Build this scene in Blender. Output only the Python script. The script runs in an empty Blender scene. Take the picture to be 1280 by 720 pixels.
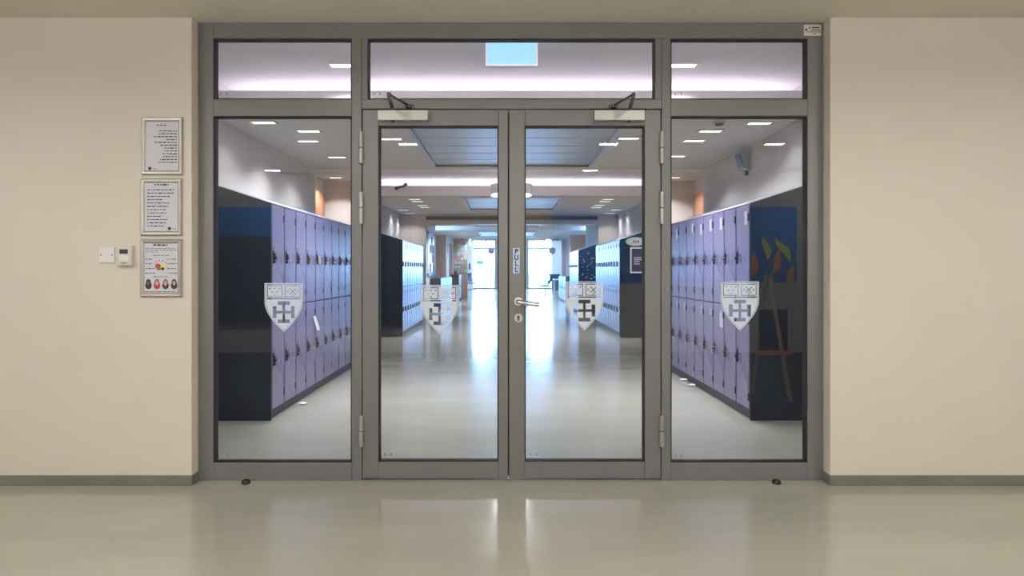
import bpy, bmesh, math, random
from mathutils import Vector, Matrix
random.seed(7)
S = bpy.context.scene
COL = S.collection
PI = math.pi

# ------------------------------------------------------------------ camera, world, exposure
FPX, CX, HY, EYE = 853.0, 631.0, 337.0, 1.25
cam_data = bpy.data.cameras.new('camera')
cam_data.sensor_fit = 'HORIZONTAL'
cam_data.sensor_width = 36.0
cam_data.lens = FPX / 1280 * 36.0
cam_data.shift_x = (640 - CX) / 1280
cam_data.shift_y = -(360 - HY) / 1280
cam_data.clip_end = 500
cam = bpy.data.objects.new('camera', cam_data)
COL.objects.link(cam)
cam.location = (0, 0, EYE)
cam.rotation_euler = (PI / 2, 0, 0)
S.camera = cam

world = bpy.data.worlds.new('sky')
S.world = world
world.use_nodes = True
wn = world.node_tree.nodes
wl = world.node_tree.links
bg = wn['Background']
tc = wn.new('ShaderNodeTexCoord')
sep = wn.new('ShaderNodeSeparateXYZ')
ramp = wn.new('ShaderNodeValToRGB')
ramp.color_ramp.elements[0].position = 0.46
ramp.color_ramp.elements[0].color = (0.30, 0.57, 1.0, 1)
ramp.color_ramp.elements[1].position = 0.9
ramp.color_ramp.elements[1].color = (0.32, 0.58, 1.0, 1)
mr = wn.new('ShaderNodeMapRange')
mr.inputs[1].default_value = -1
wl.new(tc.outputs['Generated'], sep.inputs[0])
wl.new(sep.outputs[2], mr.inputs[0])
wl.new(mr.outputs[0], ramp.inputs[0])
wl.new(ramp.outputs[0], bg.inputs[0])
bg.inputs[1].default_value = 34.0

vs = S.view_settings
vs.view_transform = 'Standard'
vs.look = 'None'
vs.gamma = 1.0
vs.use_curve_mapping = False
vs.exposure = 0.0

FRONT_LAMP_W = 22.0
FILL_UPLIGHT_W = 125.0
CORRIDOR_LAMP_W = 17.0
COVE_W = 12.0
WASH_W = 7.0
WARM = (1.0, 0.952, 0.895)
COOL = (0.90, 0.91, 1.0)
DAY = (0.55, 0.74, 1.0)
VIOLET = (0.87, 0.82, 1.0)

S.cycles.max_bounces = 10
S.cycles.transparent_max_bounces = 16
S.cycles.use_denoising = True
S.cycles.sample_clamp_indirect = 6.0


# ------------------------------------------------------------------ helpers
def at(x, y, Y):
    """photo pixel at depth Y -> (X, Z); used once to turn measurements into metres"""
    return (x - CX) * Y / FPX, EYE - (y - HY) * Y / FPX


def material(name, color, rough=0.5, metal=0.0, noise=0.0, scale=8.0, bump=0.0, bscale=60.0, rnoise=0.0, spec=0.5, stretch=(1, 1, 1), coat=0.0):
    m = bpy.data.materials.new(name)
    m.use_nodes = True
    nt = m.node_tree
    b = nt.nodes['Principled BSDF']
    b.inputs['Base Color'].default_value = (*color, 1)
    b.inputs['Roughness'].default_value = rough
    b.inputs['Metallic'].default_value = metal
    b.inputs['Specular IOR Level'].default_value = spec
    b.inputs['Coat Weight'].default_value = coat
    t = nt.nodes.new('ShaderNodeTexCoord')
    mp = nt.nodes.new('ShaderNodeMapping')
    mp.inputs['Scale'].default_value = stretch
    nt.links.new(t.outputs['Object'], mp.inputs[0])
    if noise or rnoise:
        n = nt.nodes.new('ShaderNodeTexNoise')
        n.inputs['Scale'].default_value = scale
        n.inputs['Detail'].default_value = 5
        nt.links.new(mp.outputs[0], n.inputs['Vector'])
        if noise:
            r = nt.nodes.new('ShaderNodeValToRGB')
            r.color_ramp.elements[0].position = 0.3
            r.color_ramp.elements[1].position = 0.7
            r.color_ramp.elements[0].color = (*[c * (1 - noise) for c in color], 1)
            r.color_ramp.elements[1].color = (*[min(1, c * (1 + noise)) for c in color], 1)
            nt.links.new(n.outputs['Fac'], r.inputs[0])
            nt.links.new(r.outputs[0], b.inputs['Base Color'])
        if rnoise:
            q = nt.nodes.new('ShaderNodeMapRange')
            q.inputs[3].default_value = max(0.02, rough - rnoise)
            q.inputs[4].default_value = rough + rnoise
            nt.links.new(n.outputs['Fac'], q.inputs[0])
            nt.links.new(q.outputs[0], b.inputs['Roughness'])
    if bump:
        n2 = nt.nodes.new('ShaderNodeTexNoise')
        n2.inputs['Scale'].default_value = bscale
        n2.inputs['Detail'].default_value = 3
        nt.links.new(mp.outputs[0], n2.inputs['Vector'])
        bp = nt.nodes.new('ShaderNodeBump')
        bp.inputs['Strength'].default_value = bump
        bp.inputs['Distance'].default_value = 0.01
        nt.links.new(n2.outputs['Fac'], bp.inputs['Height'])
        nt.links.new(bp.outputs[0], b.inputs['Normal'])
    return m


def emitter(name, color, strength, base=(0.9, 0.9, 0.9)):
    m = bpy.data.materials.new(name)
    m.use_nodes = True
    b = m.node_tree.nodes['Principled BSDF']
    b.inputs['Base Color'].default_value = (*base, 1)
    b.inputs['Emission Color'].default_value = (*color, 1)
    b.inputs['Emission Strength'].default_value = strength
    return m


def glass_material(name, tint, ior):
    m = bpy.data.materials.new(name)
    m.use_nodes = True
    nt = m.node_tree
    nt.nodes.remove(nt.nodes['Principled BSDF'])
    out = nt.nodes['Material Output']
    tr = nt.nodes.new('ShaderNodeBsdfTransparent')
    tr.inputs[0].default_value = (*tint, 1)
    gl = nt.nodes.new('ShaderNodeBsdfGlossy')
    gl.inputs['Roughness'].default_value = 0.0
    fr = nt.nodes.new('ShaderNodeFresnel')
    fr.inputs[0].default_value = ior
    mx = nt.nodes.new('ShaderNodeMixShader')
    nt.links.new(fr.outputs[0], mx.inputs[0])
    nt.links.new(tr.outputs[0], mx.inputs[1])
    nt.links.new(gl.outputs[0], mx.inputs[2])
    nt.links.new(mx.outputs[0], out.inputs[0])
    return m


def frost_material(name):
    m = bpy.data.materials.new(name)
    m.use_nodes = True
    nt = m.node_tree
    nt.nodes.remove(nt.nodes['Principled BSDF'])
    out = nt.nodes['Material Output']
    tr = nt.nodes.new('ShaderNodeBsdfTransparent')
    df = nt.nodes.new('ShaderNodeBsdfDiffuse')
    df.inputs[0].default_value = (0.84, 0.91, 1.0, 1)
    tl = nt.nodes.new('ShaderNodeBsdfTranslucent')
    tl.inputs[0].default_value = (0.88, 0.93, 1.0, 1)
    a = nt.nodes.new('ShaderNodeMixShader')
    a.inputs[0].default_value = 0.3
    c = nt.nodes.new('ShaderNodeMixShader')
    c.inputs[0].default_value = 0.02
    nt.links.new(df.outputs[0], a.inputs[1])
    nt.links.new(tl.outputs[0], a.inputs[2])
    rf = nt.nodes.new('ShaderNodeBsdfRefraction')
    rf.inputs['Color'].default_value = (0.95, 0.97, 1.0, 1)
    rf.inputs['Roughness'].default_value = 0.55
    rf.inputs['IOR'].default_value = 1.08
    e = nt.nodes.new('ShaderNodeMixShader')
    e.inputs[0].default_value = 0.05
    nt.links.new(a.outputs[0], e.inputs[1])
    nt.links.new(rf.outputs[0], e.inputs[2])
    nt.links.new(e.outputs[0], c.inputs[1])
    nt.links.new(tr.outputs[0], c.inputs[2])
    nt.links.new(c.outputs[0], out.inputs[0])
    return m


def floor_material():
    m = material('vinyl_floor', (0.345, 0.338, 0.28), 0.135, noise=0.06, scale=1.3, bump=0.05, bscale=7.0, rnoise=0.03, spec=1.0, stretch=(0.7, 2.2, 1))
    nt = m.node_tree
    b = nt.nodes['Principled BSDF']
    old = b.inputs['Base Color'].links[0].from_socket
    t = nt.nodes.new('ShaderNodeTexCoord')
    v = nt.nodes.new('ShaderNodeTexNoise')
    v.inputs['Scale'].default_value = 90
    v.inputs['Detail'].default_value = 2
    nt.links.new(t.outputs['Object'], v.inputs['Vector'])
    r = nt.nodes.new('ShaderNodeValToRGB')
    r.color_ramp.elements[0].position = 0.62
    r.color_ramp.elements[0].color = (0, 0, 0, 1)
    r.color_ramp.elements[1].position = 0.72
    r.color_ramp.elements[1].color = (0.35, 0.35, 0.35, 1)
    nt.links.new(v.outputs['Fac'], r.inputs[0])
    mx = nt.nodes.new('ShaderNodeMixRGB')
    nt.links.new(r.outputs[0], mx.inputs[0])
    nt.links.new(old, mx.inputs[1])
    mx.inputs[2].default_value = (0.52, 0.51, 0.45, 1)
    nt.links.new(mx.outputs[0], b.inputs['Base Color'])
    return m


M = {
    'wall': material('cream_wall_paint', (0.68, 0.625, 0.545), 0.7, noise=0.02, scale=1.5, bump=0.04, bscale=140),
    'wall_white': material('white_wall_paint', (0.58, 0.55, 0.52), 0.6, noise=0.03, scale=1.5, bump=0.03, bscale=120),
    'wall_beige': material('beige_wall_paint', (0.60, 0.52, 0.44), 0.7, noise=0.02),
    'ceiling': material('ceiling_paint', (0.78, 0.73, 0.62), 0.8, noise=0.02),
    'ceiling_grey': material('corridor_ceiling_paint', (0.66, 0.625, 0.58), 0.7, noise=0.02),
    'cove': material('cove_paint', (0.84, 0.80, 0.81), 0.7),
    'floor': floor_material(),
    'skirting': material('grey_green_skirting', (0.17, 0.18, 0.155), 0.5, noise=0.1, scale=6),
    'frame': material('grey_powder_coated_aluminium', (0.19, 0.19, 0.186), 0.42, metal=0.2, noise=0.03, scale=3, bump=0.02, bscale=300),
    'gasket': material('black_gasket', (0.008, 0.008, 0.01), 0.6, noise=0.1),
    'steel': material('satin_steel', (0.62, 0.60, 0.57), 0.28, metal=1.0, noise=0.04, scale=30),
    'silver': material('silver_paint', (0.50, 0.50, 0.475), 0.38, metal=0.3, noise=0.03),
    'dark_metal': material('dark_metal', (0.10, 0.10, 0.115), 0.35, metal=0.7, noise=0.05),
    'hinge': material('hinge_metal', (0.38, 0.37, 0.35), 0.35, metal=0.4, noise=0.05),
    'glass': glass_material('clear_glass', (0.975, 0.985, 0.985), 1.66),
    'glass_end': glass_material('clear_end_glass', (0.97, 0.985, 1.0), 1.45),
    'glass_blue': glass_material('blue_tinted_glass', (0.62, 0.82, 0.98), 1.45),
    'mat': material('dark_entrance_mat', (0.035, 0.038, 0.04), 0.9, noise=0.2, scale=60),
    'frost': frost_material('frosted_film'),
    'lilac': material('lilac_locker_enamel', (0.235, 0.20, 0.34), 0.28, noise=0.04, scale=2.5, rnoise=0.04, spec=0.8),
    'navy': material('navy_locker_enamel', (0.018, 0.022, 0.042), 0.33, noise=0.1, scale=3, spec=0.5),
    'endpanel': material('near_black_locker_side', (0.014, 0.024, 0.040), 0.40, noise=0.12, scale=2, spec=0.35),
    'locker_top': material('pale_grey_locker_top', (0.27, 0.28, 0.32), 0.4, noise=0.04),
    'plinth': material('dark_plinth', (0.045, 0.045, 0.06), 0.45, noise=0.1),
    'black': material('black_plastic', (0.012, 0.012, 0.015), 0.4, noise=0.1),
    'white': material('white_plastic', (0.74, 0.73, 0.71), 0.4, noise=0.02),
    'offwhite': material('off_white_plastic', (0.62, 0.60, 0.53), 0.4, noise=0.02),
    'paper': material('white_paper', (0.62, 0.61, 0.68), 0.6, noise=0.02, scale=4),
    'ink': material('black_ink', (0.03, 0.03, 0.04), 0.7, noise=0.1),
    'snap': material('anodised_snap_frame', (0.42, 0.41, 0.365), 0.36, metal=0.5, noise=0.04, scale=12),
    'tile': material('metal_ceiling_tile', (0.52, 0.54, 0.60), 0.34, metal=0.55, noise=0.05, scale=5, stretch=(1, 12, 1)),
    'tile_edge': material('pale_blue_tile_rim', (0.50, 0.56, 0.74), 0.35, metal=0.4, noise=0.04),
    'wood': material('orange_wood', (0.42, 0.20, 0.10), 0.5, noise=0.2, scale=6, stretch=(6, 6, 0.6)),
    'pine': material('pine_wood', (0.50, 0.36, 0.20), 0.5, noise=0.15, scale=8, stretch=(6, 6, 0.6)),
    'brown': material('brown_wood', (0.24, 0.11, 0.07), 0.5, noise=0.2, scale=6, stretch=(6, 6, 0.6)),
    'terracotta': material('terracotta_wall_paint', (0.48, 0.25, 0.20), 0.7, noise=0.06),
    'pink': material('pale_pink_wall_paint', (0.60, 0.50, 0.50), 0.7, noise=0.03),
    'grille': material('brown_air_grille', (0.10, 0.07, 0.06), 0.5, noise=0.1),
    'orange': material('orange_paper', (0.92, 0.36, 0.06), 0.7, noise=0.12),
    'lime': material('lime_paper', (0.72, 0.78, 0.10), 0.7, noise=0.12),
    'green': material('green_paper', (0.12, 0.42, 0.26), 0.7, noise=0.1),
    'palegreen': material('pale_green_card', (0.42, 0.62, 0.36), 0.6, noise=0.08),
    'red': material('red_paint', (0.50, 0.05, 0.05), 0.6, noise=0.1),
    'blue': material('blue_pinboard', (0.02, 0.17, 0.58), 0.8, noise=0.12, scale=20),
    'charcoal': material('charcoal_card', (0.05, 0.045, 0.05), 0.6, noise=0.15),
    'chairblue': material('dark_blue_upholstery', (0.02, 0.04, 0.11), 0.7, noise=0.15),
    'cabinet_white': material('white_cabinet', (0.62, 0.66, 0.74), 0.35, noise=0.03),
    'mobile': material('lavender_card', (0.42, 0.40, 0.56), 0.6, noise=0.1),
    'skin_dark': material('print_brown', (0.16, 0.08, 0.05), 0.7, noise=0.1),
    'skin_light': material('print_tan', (0.60, 0.38, 0.28), 0.7, noise=0.1),
    'mirror_blue': material('blue_reflective_plate', (0.34, 0.41, 0.56), 0.3, metal=0.3, noise=0.2, scale=25),
    'paving': material('pale_paving', (0.55, 0.58, 0.62), 0.8, noise=0.06),
    'lamp_glow': emitter('lamp_diffuser', (1.0, 0.97, 0.90), 2.6),
    'lamp_warm': emitter('warm_lamp_diffuser', (1.0, 0.90, 0.74), 4.0),
    'sign_glow': emitter('blue_lit_panel', (0.34, 0.72, 1.0), 0.95, (0.08, 0.14, 0.2)),
    'led': emitter('led_tape', (0.80, 0.76, 1.0), 6.0),
}


def box(bm, x0, x1, y0, y1, z0, z1, bevel=0.0, seg=1):
    b2 = bmesh.new()
    bmesh.ops.create_cube(b2, size=1.0)
    for v in b2.verts:
        v.co = Vector(((x0 + x1) / 2 + v.co.x * (x1 - x0), (y0 + y1) / 2 + v.co.y * (y1 - y0), (z0 + z1) / 2 + v.co.z * (z1 - z0)))
    if bevel > 0:
        bmesh.ops.bevel(b2, geom=b2.edges[:], offset=bevel, segments=seg, affect='EDGES', profile=0.6)
    merge(bm, b2)
    return bm


def merge(bm, b2, mat=None):
    me = bpy.data.meshes.new('tmp')
    b2.to_mesh(me)
    b2.free()
    if mat is not None:
        me.transform(mat)
    bm.from_mesh(me)
    bpy.data.meshes.remove(me)


def cyl(bm, p0, p1, r0, r1=None, n=16, bevel=0.0):
    p0, p1 = Vector(p0), Vector(p1)
    r1 = r0 if r1 is None else r1
    d = p1 - p0
    b2 = bmesh.new()
    bmesh.ops.create_cone(b2, cap_ends=True, segments=n, radius1=r0, radius2=r1, depth=d.length)
    if bevel:
        es = [e for e in b2.edges if len(e.link_faces) == 2 and any(len(f.verts) > 4 for f in e.link_faces)]
        bmesh.ops.bevel(b2, geom=es, offset=bevel, segments=2, affect='EDGES', profile=0.5)
    q = Vector((0, 0, 1)).rotation_difference(d.normalized()).to_matrix().to_4x4()
    merge(bm, b2, Matrix.Translation((p0 + p1) / 2) @ q)
    return bm


def bar(bm, p0, p1, w, h, up=(0, 0, 1), bevel=0.0):
    """flat bar from p0 to p1, w across, h along up"""
    p0, p1 = Vector(p0), Vector(p1)
    d = (p1 - p0)
    y = d.normalized()
    z = Vector(up)
    x = y.cross(z).normalized()
    z = x.cross(y).normalized()
    m = Matrix((x, y, z)).transposed().to_4x4()
    m.translation = (p0 + p1) / 2
    b2 = bmesh.new()
    box(b2, -w / 2, w / 2, -d.length / 2, d.length / 2, -h / 2, h / 2, bevel)
    merge(bm, b2, m)
    return bm


def prism(bm, pts, y0, y1):
    """closed outline in x,z extruded along y"""
    a = [bm.verts.new((p[0], y0, p[1])) for p in pts]
    b = [bm.verts.new((p[0], y1, p[1])) for p in pts]
    n = len(pts)
    bm.faces.new(a)
    bm.faces.new(list(reversed(b)))
    for i in range(n):
        bm.faces.new((a[(i + 1) % n], a[i], b[i], b[(i + 1) % n]))
    bmesh.ops.recalc_face_normals(bm, faces=bm.faces[:])
    return bm


def B(*args, **k):
    return box(bmesh.new(), *args, **k)


def smooth(me):
    for p in me.polygons:
        p.use_smooth = True


def link(name, me, m, parent=None, loc=None):
    o = bpy.data.objects.new(name, me)
    COL.objects.link(o)
    if m is not None:
        me.materials.clear()
        me.materials.append(m)
    if parent is not None:
        o.parent = parent
    if loc is not None:
        o.location = loc
    return o


def obj(name, bm, m, parent=None, loc=None, smoothed=False):
    me = bpy.data.meshes.new(name)
    bm.to_mesh(me)
    bm.free()
    if smoothed:
        smooth(me)
    return link(name, me, m, parent, loc)


def tag(o, label, cat=None, group=None, kind=None):
    o['label'] = label
    if cat:
        o['category'] = cat
    if group:
        o['group'] = group
    if kind:
        o['kind'] = kind
    return o


def thing(name, label, cat, loc=(0, 0, 0), rz=0.0, group=None, kind=None):
    o = bpy.data.objects.new(name, None)
    COL.objects.link(o)
    o.empty_display_size = 0.1
    o.location = loc
    o.rotation_euler = (0, 0, rz)
    return tag(o, label, cat, group, kind)


def struct(name, bm, m, label, parent=None):
    o = obj(name, bm, m, parent)
    if parent is None:
        tag(o, label, None, None, 'structure')
    return o


def dup(o, parent=None):
    c = o.copy()
    COL.objects.link(c)
    c.parent = parent
    for ch in list(o.children):
        dup(ch, c)
    return c


def area(name, loc, rot, sx, sy, power, color, parent=None, spread=PI):
    d = bpy.data.lights.new(name, 'AREA')
    d.shape = 'RECTANGLE'
    d.size = sx
    d.size_y = sy
    d.energy = power
    d.color = color
    d.spread = spread
    o = bpy.data.objects.new(name, d)
    COL.objects.link(o)
    o.location = loc
    o.rotation_euler = rot
    if parent is not None:
        o.parent = parent
    return o


def flat_shape(polys, depth):
    """even-odd filled outlines in a plane, extruded by depth, standing upright facing -y (x right, z up)"""
    cu = bpy.data.curves.new('outline', 'CURVE')
    cu.dimensions = '2D'
    cu.fill_mode = 'BOTH'
    cu.extrude = depth / 2
    for pts in polys:
        s = cu.splines.new('POLY')
        s.points.add(len(pts) - 1)
        for p, q in zip(s.points, pts):
            p.co = (q[0], q[1], 0, 1)
        s.use_cyclic_u = True
    o = bpy.data.objects.new('outline', cu)
    COL.objects.link(o)
    dg = bpy.context.evaluated_depsgraph_get()
    me = bpy.data.meshes.new_from_object(o.evaluated_get(dg))
    bpy.data.objects.remove(o)
    bpy.data.curves.remove(cu)
    me.transform(Matrix.Rotation(PI / 2, 4, 'X'))
    return me


def text_mesh(txt, size, depth=0.0008, space=1.0, align='CENTER'):
    cu = bpy.data.curves.new('text', 'FONT')
    cu.body = txt
    cu.size = size
    cu.extrude = depth / 2
    cu.offset = size * 0.025
    cu.align_x = align
    cu.align_y = 'CENTER'
    cu.space_line = space
    o = bpy.data.objects.new('text', cu)
    COL.objects.link(o)
    dg = bpy.context.evaluated_depsgraph_get()
    me = bpy.data.meshes.new_from_object(o.evaluated_get(dg))
    bpy.data.objects.remove(o)
    bpy.data.curves.remove(cu)
    me.transform(Matrix.Rotation(PI / 2, 4, 'X'))
    return me


# ------------------------------------------------------------------ measured layout (metres)
YW, YF = 3.964, 4.047           # front wall face, glazed screen face
PX = FPX / YF


def fx(x):
    return (x - CX) / PX


def fz(y):
    return EYE - (y - HY) / PX


CEIL = 2.716
LOW, HIGH = 2.55, 2.86          # corridor ceilings
XL, XR = -2.46, 2.58            # corridor walls
WT = 0.16

# ------------------------------------------------------------------ setting: floor, walls, ceilings
struct('floor', B(-7, 7, -2.4, 44.3, -0.1, 0.0), M['floor'], 'glossy beige speckled vinyl floor running through the doors into the corridor')

xa, xb = fx(247.5), fx(1029.5)
struct('wall_left', B(-5.6, xa, YW, YW + WT, 0, CEIL, bevel=0.006, seg=2), M['wall'], 'cream painted wall left of the glazed screen')
struct('wall_right', B(xb, 5.6, YW, YW + WT, 0, CEIL, bevel=0.006, seg=2), M['wall'], 'cream painted wall right of the glazed screen')


def skirt(name, x0, x1, turn_right, label):
    bm = bmesh.new()
    box(bm, x0, x1, YW - 0.012, YW + 0.002, 0, 0.056, 0.003)
    if turn_right:
        box(bm, x1 - 0.004, x1 + 0.008, YW - 0.012, YF + 0.004, 0, 0.056, 0.003)
    else:
        box(bm, x0 - 0.008, x0 + 0.004, YW - 0.012, YF + 0.004, 0, 0.056, 0.003)
    return struct(name, bm, M['skirting'], label)


skirt('baseboard_left', -5.6, xa, True, 'grey green skirting along the wall left of the screen')
skirt('baseboard_right', xb, 5.6, False, 'grey green skirting along the wall right of the screen')
for x0, x1, w in ((-5.55, -1.9, 'left'), (1.9, 5.55, 'right')):
    struct('floor', B(x0, x1, -2.1, 2.62, 0.0, 0.006), M['mat'], 'dark entrance matting on the %s of the lobby' % w)
struct('ceiling', B(-5.8, 5.8, -2.4, YF + 0.2, CEIL, CEIL + 0.3), M['ceiling'], 'warm cream ceiling of the front lobby')
struct('wall_left', B(-5.75, -5.6, -2.4, YW + WT, 0, CEIL), M['wall'], 'cream side wall at the left end of the lobby')
struct('wall_right', B(5.6, 5.75, -2.4, YW + WT, 0, CEIL), M['wall'], 'cream side wall at the right end of the lobby')
struct('wall_back', B(-5.6, 5.6, -2.3, -2.12, 0, CEIL), M['wall_white'], 'lobby back wall facing the glazed screen')

# corridor shell
struct('ceiling', B(-7, 7, YF + 0.2, 31.2, HIGH, HIGH + 0.15), M['cove'], 'upper recessed ceiling over the corridor coves')


def low_ceiling(y0, y1, lip, x0, x1, label):
    """lowered ceiling panel; when lip, its near edge carries an upstand hiding a led tape"""
    o = struct('ceiling', B(x0, x1, y0, y1, LOW, LOW + 0.04), M['ceiling_grey'], label)
    struct('end_face', B(x0, x1, y1 - 0.04, y1, LOW + 0.04, LOW + 0.10 if lip and y0 < 6 else HIGH), M['cove'], '', o)
    if lip:
        struct('cove_lip', B(x0, x1, y0 - 0.03, y0, LOW, LOW + 0.178, bevel=0.006), M['cove'], '', o)
        struct('trough_back', B(x0, x1, y0 + 0.62, y0 + 0.66, LOW + 0.04, HIGH), M['cove'], '', o)
        struct('led_tape', B(x0 + 0.1, x1 - 0.1, y0 + 0.36, y0 + 0.38, LOW + 0.05, LOW + 0.062), M['led'], '', o)
        area('cove_light', ((x0 + x1) / 2, y0 + 0.40, LOW + 0.075), (PI, 0, 0), (x1 - x0) - 0.2, 0.1, lip, VIOLET, o)
    return o


low_ceiling(5.66, 8.87, COVE_W, XL, XR, 'pale grey low ceiling over the nearest lockers')
low_ceiling(12.05, 16.1, COVE_W * 1.2, XL, XR + 0.08, 'pale grey low ceiling over the second lockers')
low_ceiling(16.2, 20.3, 0, -3.4, 3.5, 'pale grey low ceiling past the bulkhead')
low_ceiling(22.6, 26.8, COVE_W, -3.4, 3.5, 'pale grey low ceiling before the far foyer')
low_ceiling(28.4, 31.0, COVE_W, -3.4, 3.5, 'pale grey low ceiling at the edge of the far foyer')


def added_wash(y, z, x0, x1, k):
    """unseen light added on the near side of a ceiling recess, brightening the cove edge opposite"""
    o = struct('trim_5', B(x0, x1, y - 0.03, y, z - 0.02, z + 0.02), M['cove'], 'unseen batten added on the near side of a ceiling recess to brighten the cove edge')
    area('added_wash_light', ((x0 + x1) / 2, y + 0.01, z), (PI * 0.46, 0, 0), x1 - x0, 0.03, WASH_W * k, VIOLET, o)  # added light that brightens the cove lip; its source is unseen


added_wash(4.32, 2.76, XL + 0.05, XR - 0.05, 1.8)
added_wash(8.80, 2.70, XL + 0.05, XR - 0.05, 2.2)


def wall(name, x0, x1, y0, y1, z1, m, label):
    return struct(name, B(x0, x1, y0, y1, 0, z1), M[m], label)


wall('wall_left', XL - 0.15, XL, YW + WT, 8.87, HIGH, 'wall_white', 'white wall above the nearest lockers on the left')
wall('wall_right', XR, XR + 0.15, YW + WT, 8.87, HIGH, 'wall_white', 'white wall above the nearest lockers on the right')
wall('wall_left', -3.45, -3.30, 8.87, 12.45, HIGH, 'wall_beige', 'beige wall inside the left side bay')
wall('wall_right', 3.45, 3.60, 8.87, 12.45, HIGH, 'wall_beige', 'beige wall inside the right side bay')
wall('wall_left', -3.45, XL - 0.15, 8.75, 8.87, HIGH, 'wall_beige', 'short return wall closing the left side bay')
wall('wall_right', XR + 0.15, 3.60, 8.75, 8.87, HIGH, 'wall_beige', 'short return wall closing the right side bay')
wall('wall_left', -3.45, XL, 12.42, 12.54, HIGH, 'wall_beige', 'beige cross wall left before the second lockers')
wall('wall_right', XR + 0.08, 3.60, 12.42, 12.54, HIGH, 'wall_beige', 'beige cross wall right before the second lockers')
wall('wall_left', XL - 0.15, XL, 12.54, 16.1, HIGH, 'wall_white', 'white wall above the second lockers on the left')
wall('wall_right', XR + 0.08, XR + 0.23, 12.54, 16.1, HIGH, 'wall_white', 'white wall above the second lockers on the right')
bx0, bx1 = at(532, 0, 16.1)[0], at(747.5, 0, 16.1)[0]
wall('wall_left', XL - 0.15, bx0, 16.1, 16.25, HIGH, 'wall_beige', 'beige cross wall left of the corridor opening')
wall('wall_right', bx1, XR + 0.23, 16.1, 16.25, HIGH, 'wall_beige', 'beige cross wall right of the corridor opening')
beam = struct('trim_1', B(bx0, bx1, 16.1, 16.25, at(0, 280, 16.1)[1], HIGH), M['wall_beige'], 'beige bulkhead beam across the corridor with brown air grille')
g0, g1 = at(0, 275, 16.1)[1], at(0, 270.3, 16.1)[1]
struct('air_grille', B(bx0 + 0.01, bx1 - 0.01, 16.075, 16.1, g0, g1), M['grille'], '', beam)
for i in range(3):
    zz = g0 + (i + 0.5) * (g1 - g0) / 3
    struct('slat', B(bx0 + 0.01, bx1 - 0.01, 16.06, 16.078, zz - 0.006, zz + 0.006), M['grille'], '', beam)

wall('wall_left', -2.36, -2.21, 16.25, 21.8, HIGH, 'wall_white', 'white side wall carrying the tall pinboard')
wall('wall_right', XR + 0.06, XR + 0.21, 16.25, 22.3, HIGH, 'wall_white', 'white side wall above the third lockers')
wall('wall_left', -3.6, -3.45, 21.8, 25.7, HIGH, 'pink', 'pale pink wall at the back of the left recess')
wall('wall_right', 3.5, 3.65, 22.3, 25.7, HIGH, 'pink', 'pale pink wall at the back of the right recess')
wall('wall_left', -3.6, -2.21, 25.7, 25.82, HIGH, 'brown', 'brown wood wall facing the corridor on the left')
wall('wall_right', 2.46, 3.65, 25.7, 25.82, HIGH, 'wood', 'orange wood wall facing the corridor on the right')
wall('wall_left', -2.36, -2.21, 25.82, 29.3, HIGH, 'wall_white', 'white wall with the wooden door further along')
wall('wall_right', 2.61, 2.76, 25.82, 29.3, HIGH, 'pink', 'pale pink wall further along on the right')
wall('wall_left', -7, at(584.5, 0, 29.4)[0], 29.3, 29.45, HIGH, 'terracotta', 'terracotta cross wall with coloured displays')
wall('wall_right', at(702, 0, 29.4)[0], 7, 29.3, 29.45, HIGH, 'pink', 'pale pink cross wall on the right of the far foyer')
# far foyer shell
FH = 3.9
struct('ceiling', B(-7, 7, 31.0, 44.6, FH, FH + 0.15), M['cove'], 'high pale ceiling of the far foyer')
struct('wall_front', B(-7, 7, 31.0, 31.15, HIGH, FH), M['cove'], 'pale upper wall where the corridor meets the foyer')
wall('wall_left', -7, -6.85, 29.45, 44.3, FH, 'pink', 'far foyer left wall')
wall('wall_right', 6.85, 7, 29.45, 44.3, FH, 'pink', 'far foyer right wall')
YE = 44.1
ex0, ex1 = at(590, 0, YE)[0], at(703, 0, YE)[0]
wall('wall_back', -7, ex0, YE - 0.1, YE + 0.1, FH, 'pink', 'far foyer end wall left of the bright glazing')
wall('wall_back', ex1, 7, YE - 0.1, YE + 0.1, FH, 'pink', 'far foyer end wall right of the bright glazing')


# white columns of the far foyer
def column(name, x0, x1, y0, y1, label):
    o = obj(name, B(x0, x1, y0, y1, 0, FH, bevel=0.02), M['wall_white'])
    tag(o, label, None, None, 'structure')


column('trim_2', at(584, 0, 43)[0], at(590.5, 0, 43)[0], 43.0, 43.4, 'white column beside the terracotta wall')
column('trim_3', at(690, 0, 43)[0], at(702, 0, 43)[0], 43.0, 43.4, 'broad white column on the right of the far foyer')

# wooden panels in the side bays and the far door
for name, x0, x1, lab in (('wood_panel', -3.29, -3.26, 'tall orange wood panel in the left side bay'), ('wood_panel', 3.41, 3.44, 'tall orange wood panel in the right side bay')):
    p = thing(name, lab, 'wall panel', ((x0 + x1) / 2, 11.75, 0))
    w = x1 - x0
    for k in range(3):
        obj('board', B(-w / 2, w / 2, -0.62 + k * 0.415, -0.62 + k * 0.415 + 0.405, 0.0, 2.62, bevel=0.004), M['wood'], p)
dr = thing('door_3', 'orange wooden classroom door in the white wall far left', None, (-2.21, 27.4, 0), kind='structure')
obj('leaf', B(0, 0.03, -1.1, 0.9, 0.02, 2.3, bevel=0.004), M['wood'], dr)
obj('door_head', B(0, 0.04, -1.2, 1.0, 2.3, 2.36), M['white'], dr)
obj('door_jamb', B(0, 0.04, -1.2, -1.1, 0, 2.3), M['white'], dr)
obj('door_jamb', B(0, 0.04, 0.9, 1.0, 0, 2.3), M['white'], dr)
obj('door_handle', B(0.03, 0.08, 0.70, 0.80, 1.0, 1.05, bevel=0.01), M['steel'], dr)
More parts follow.
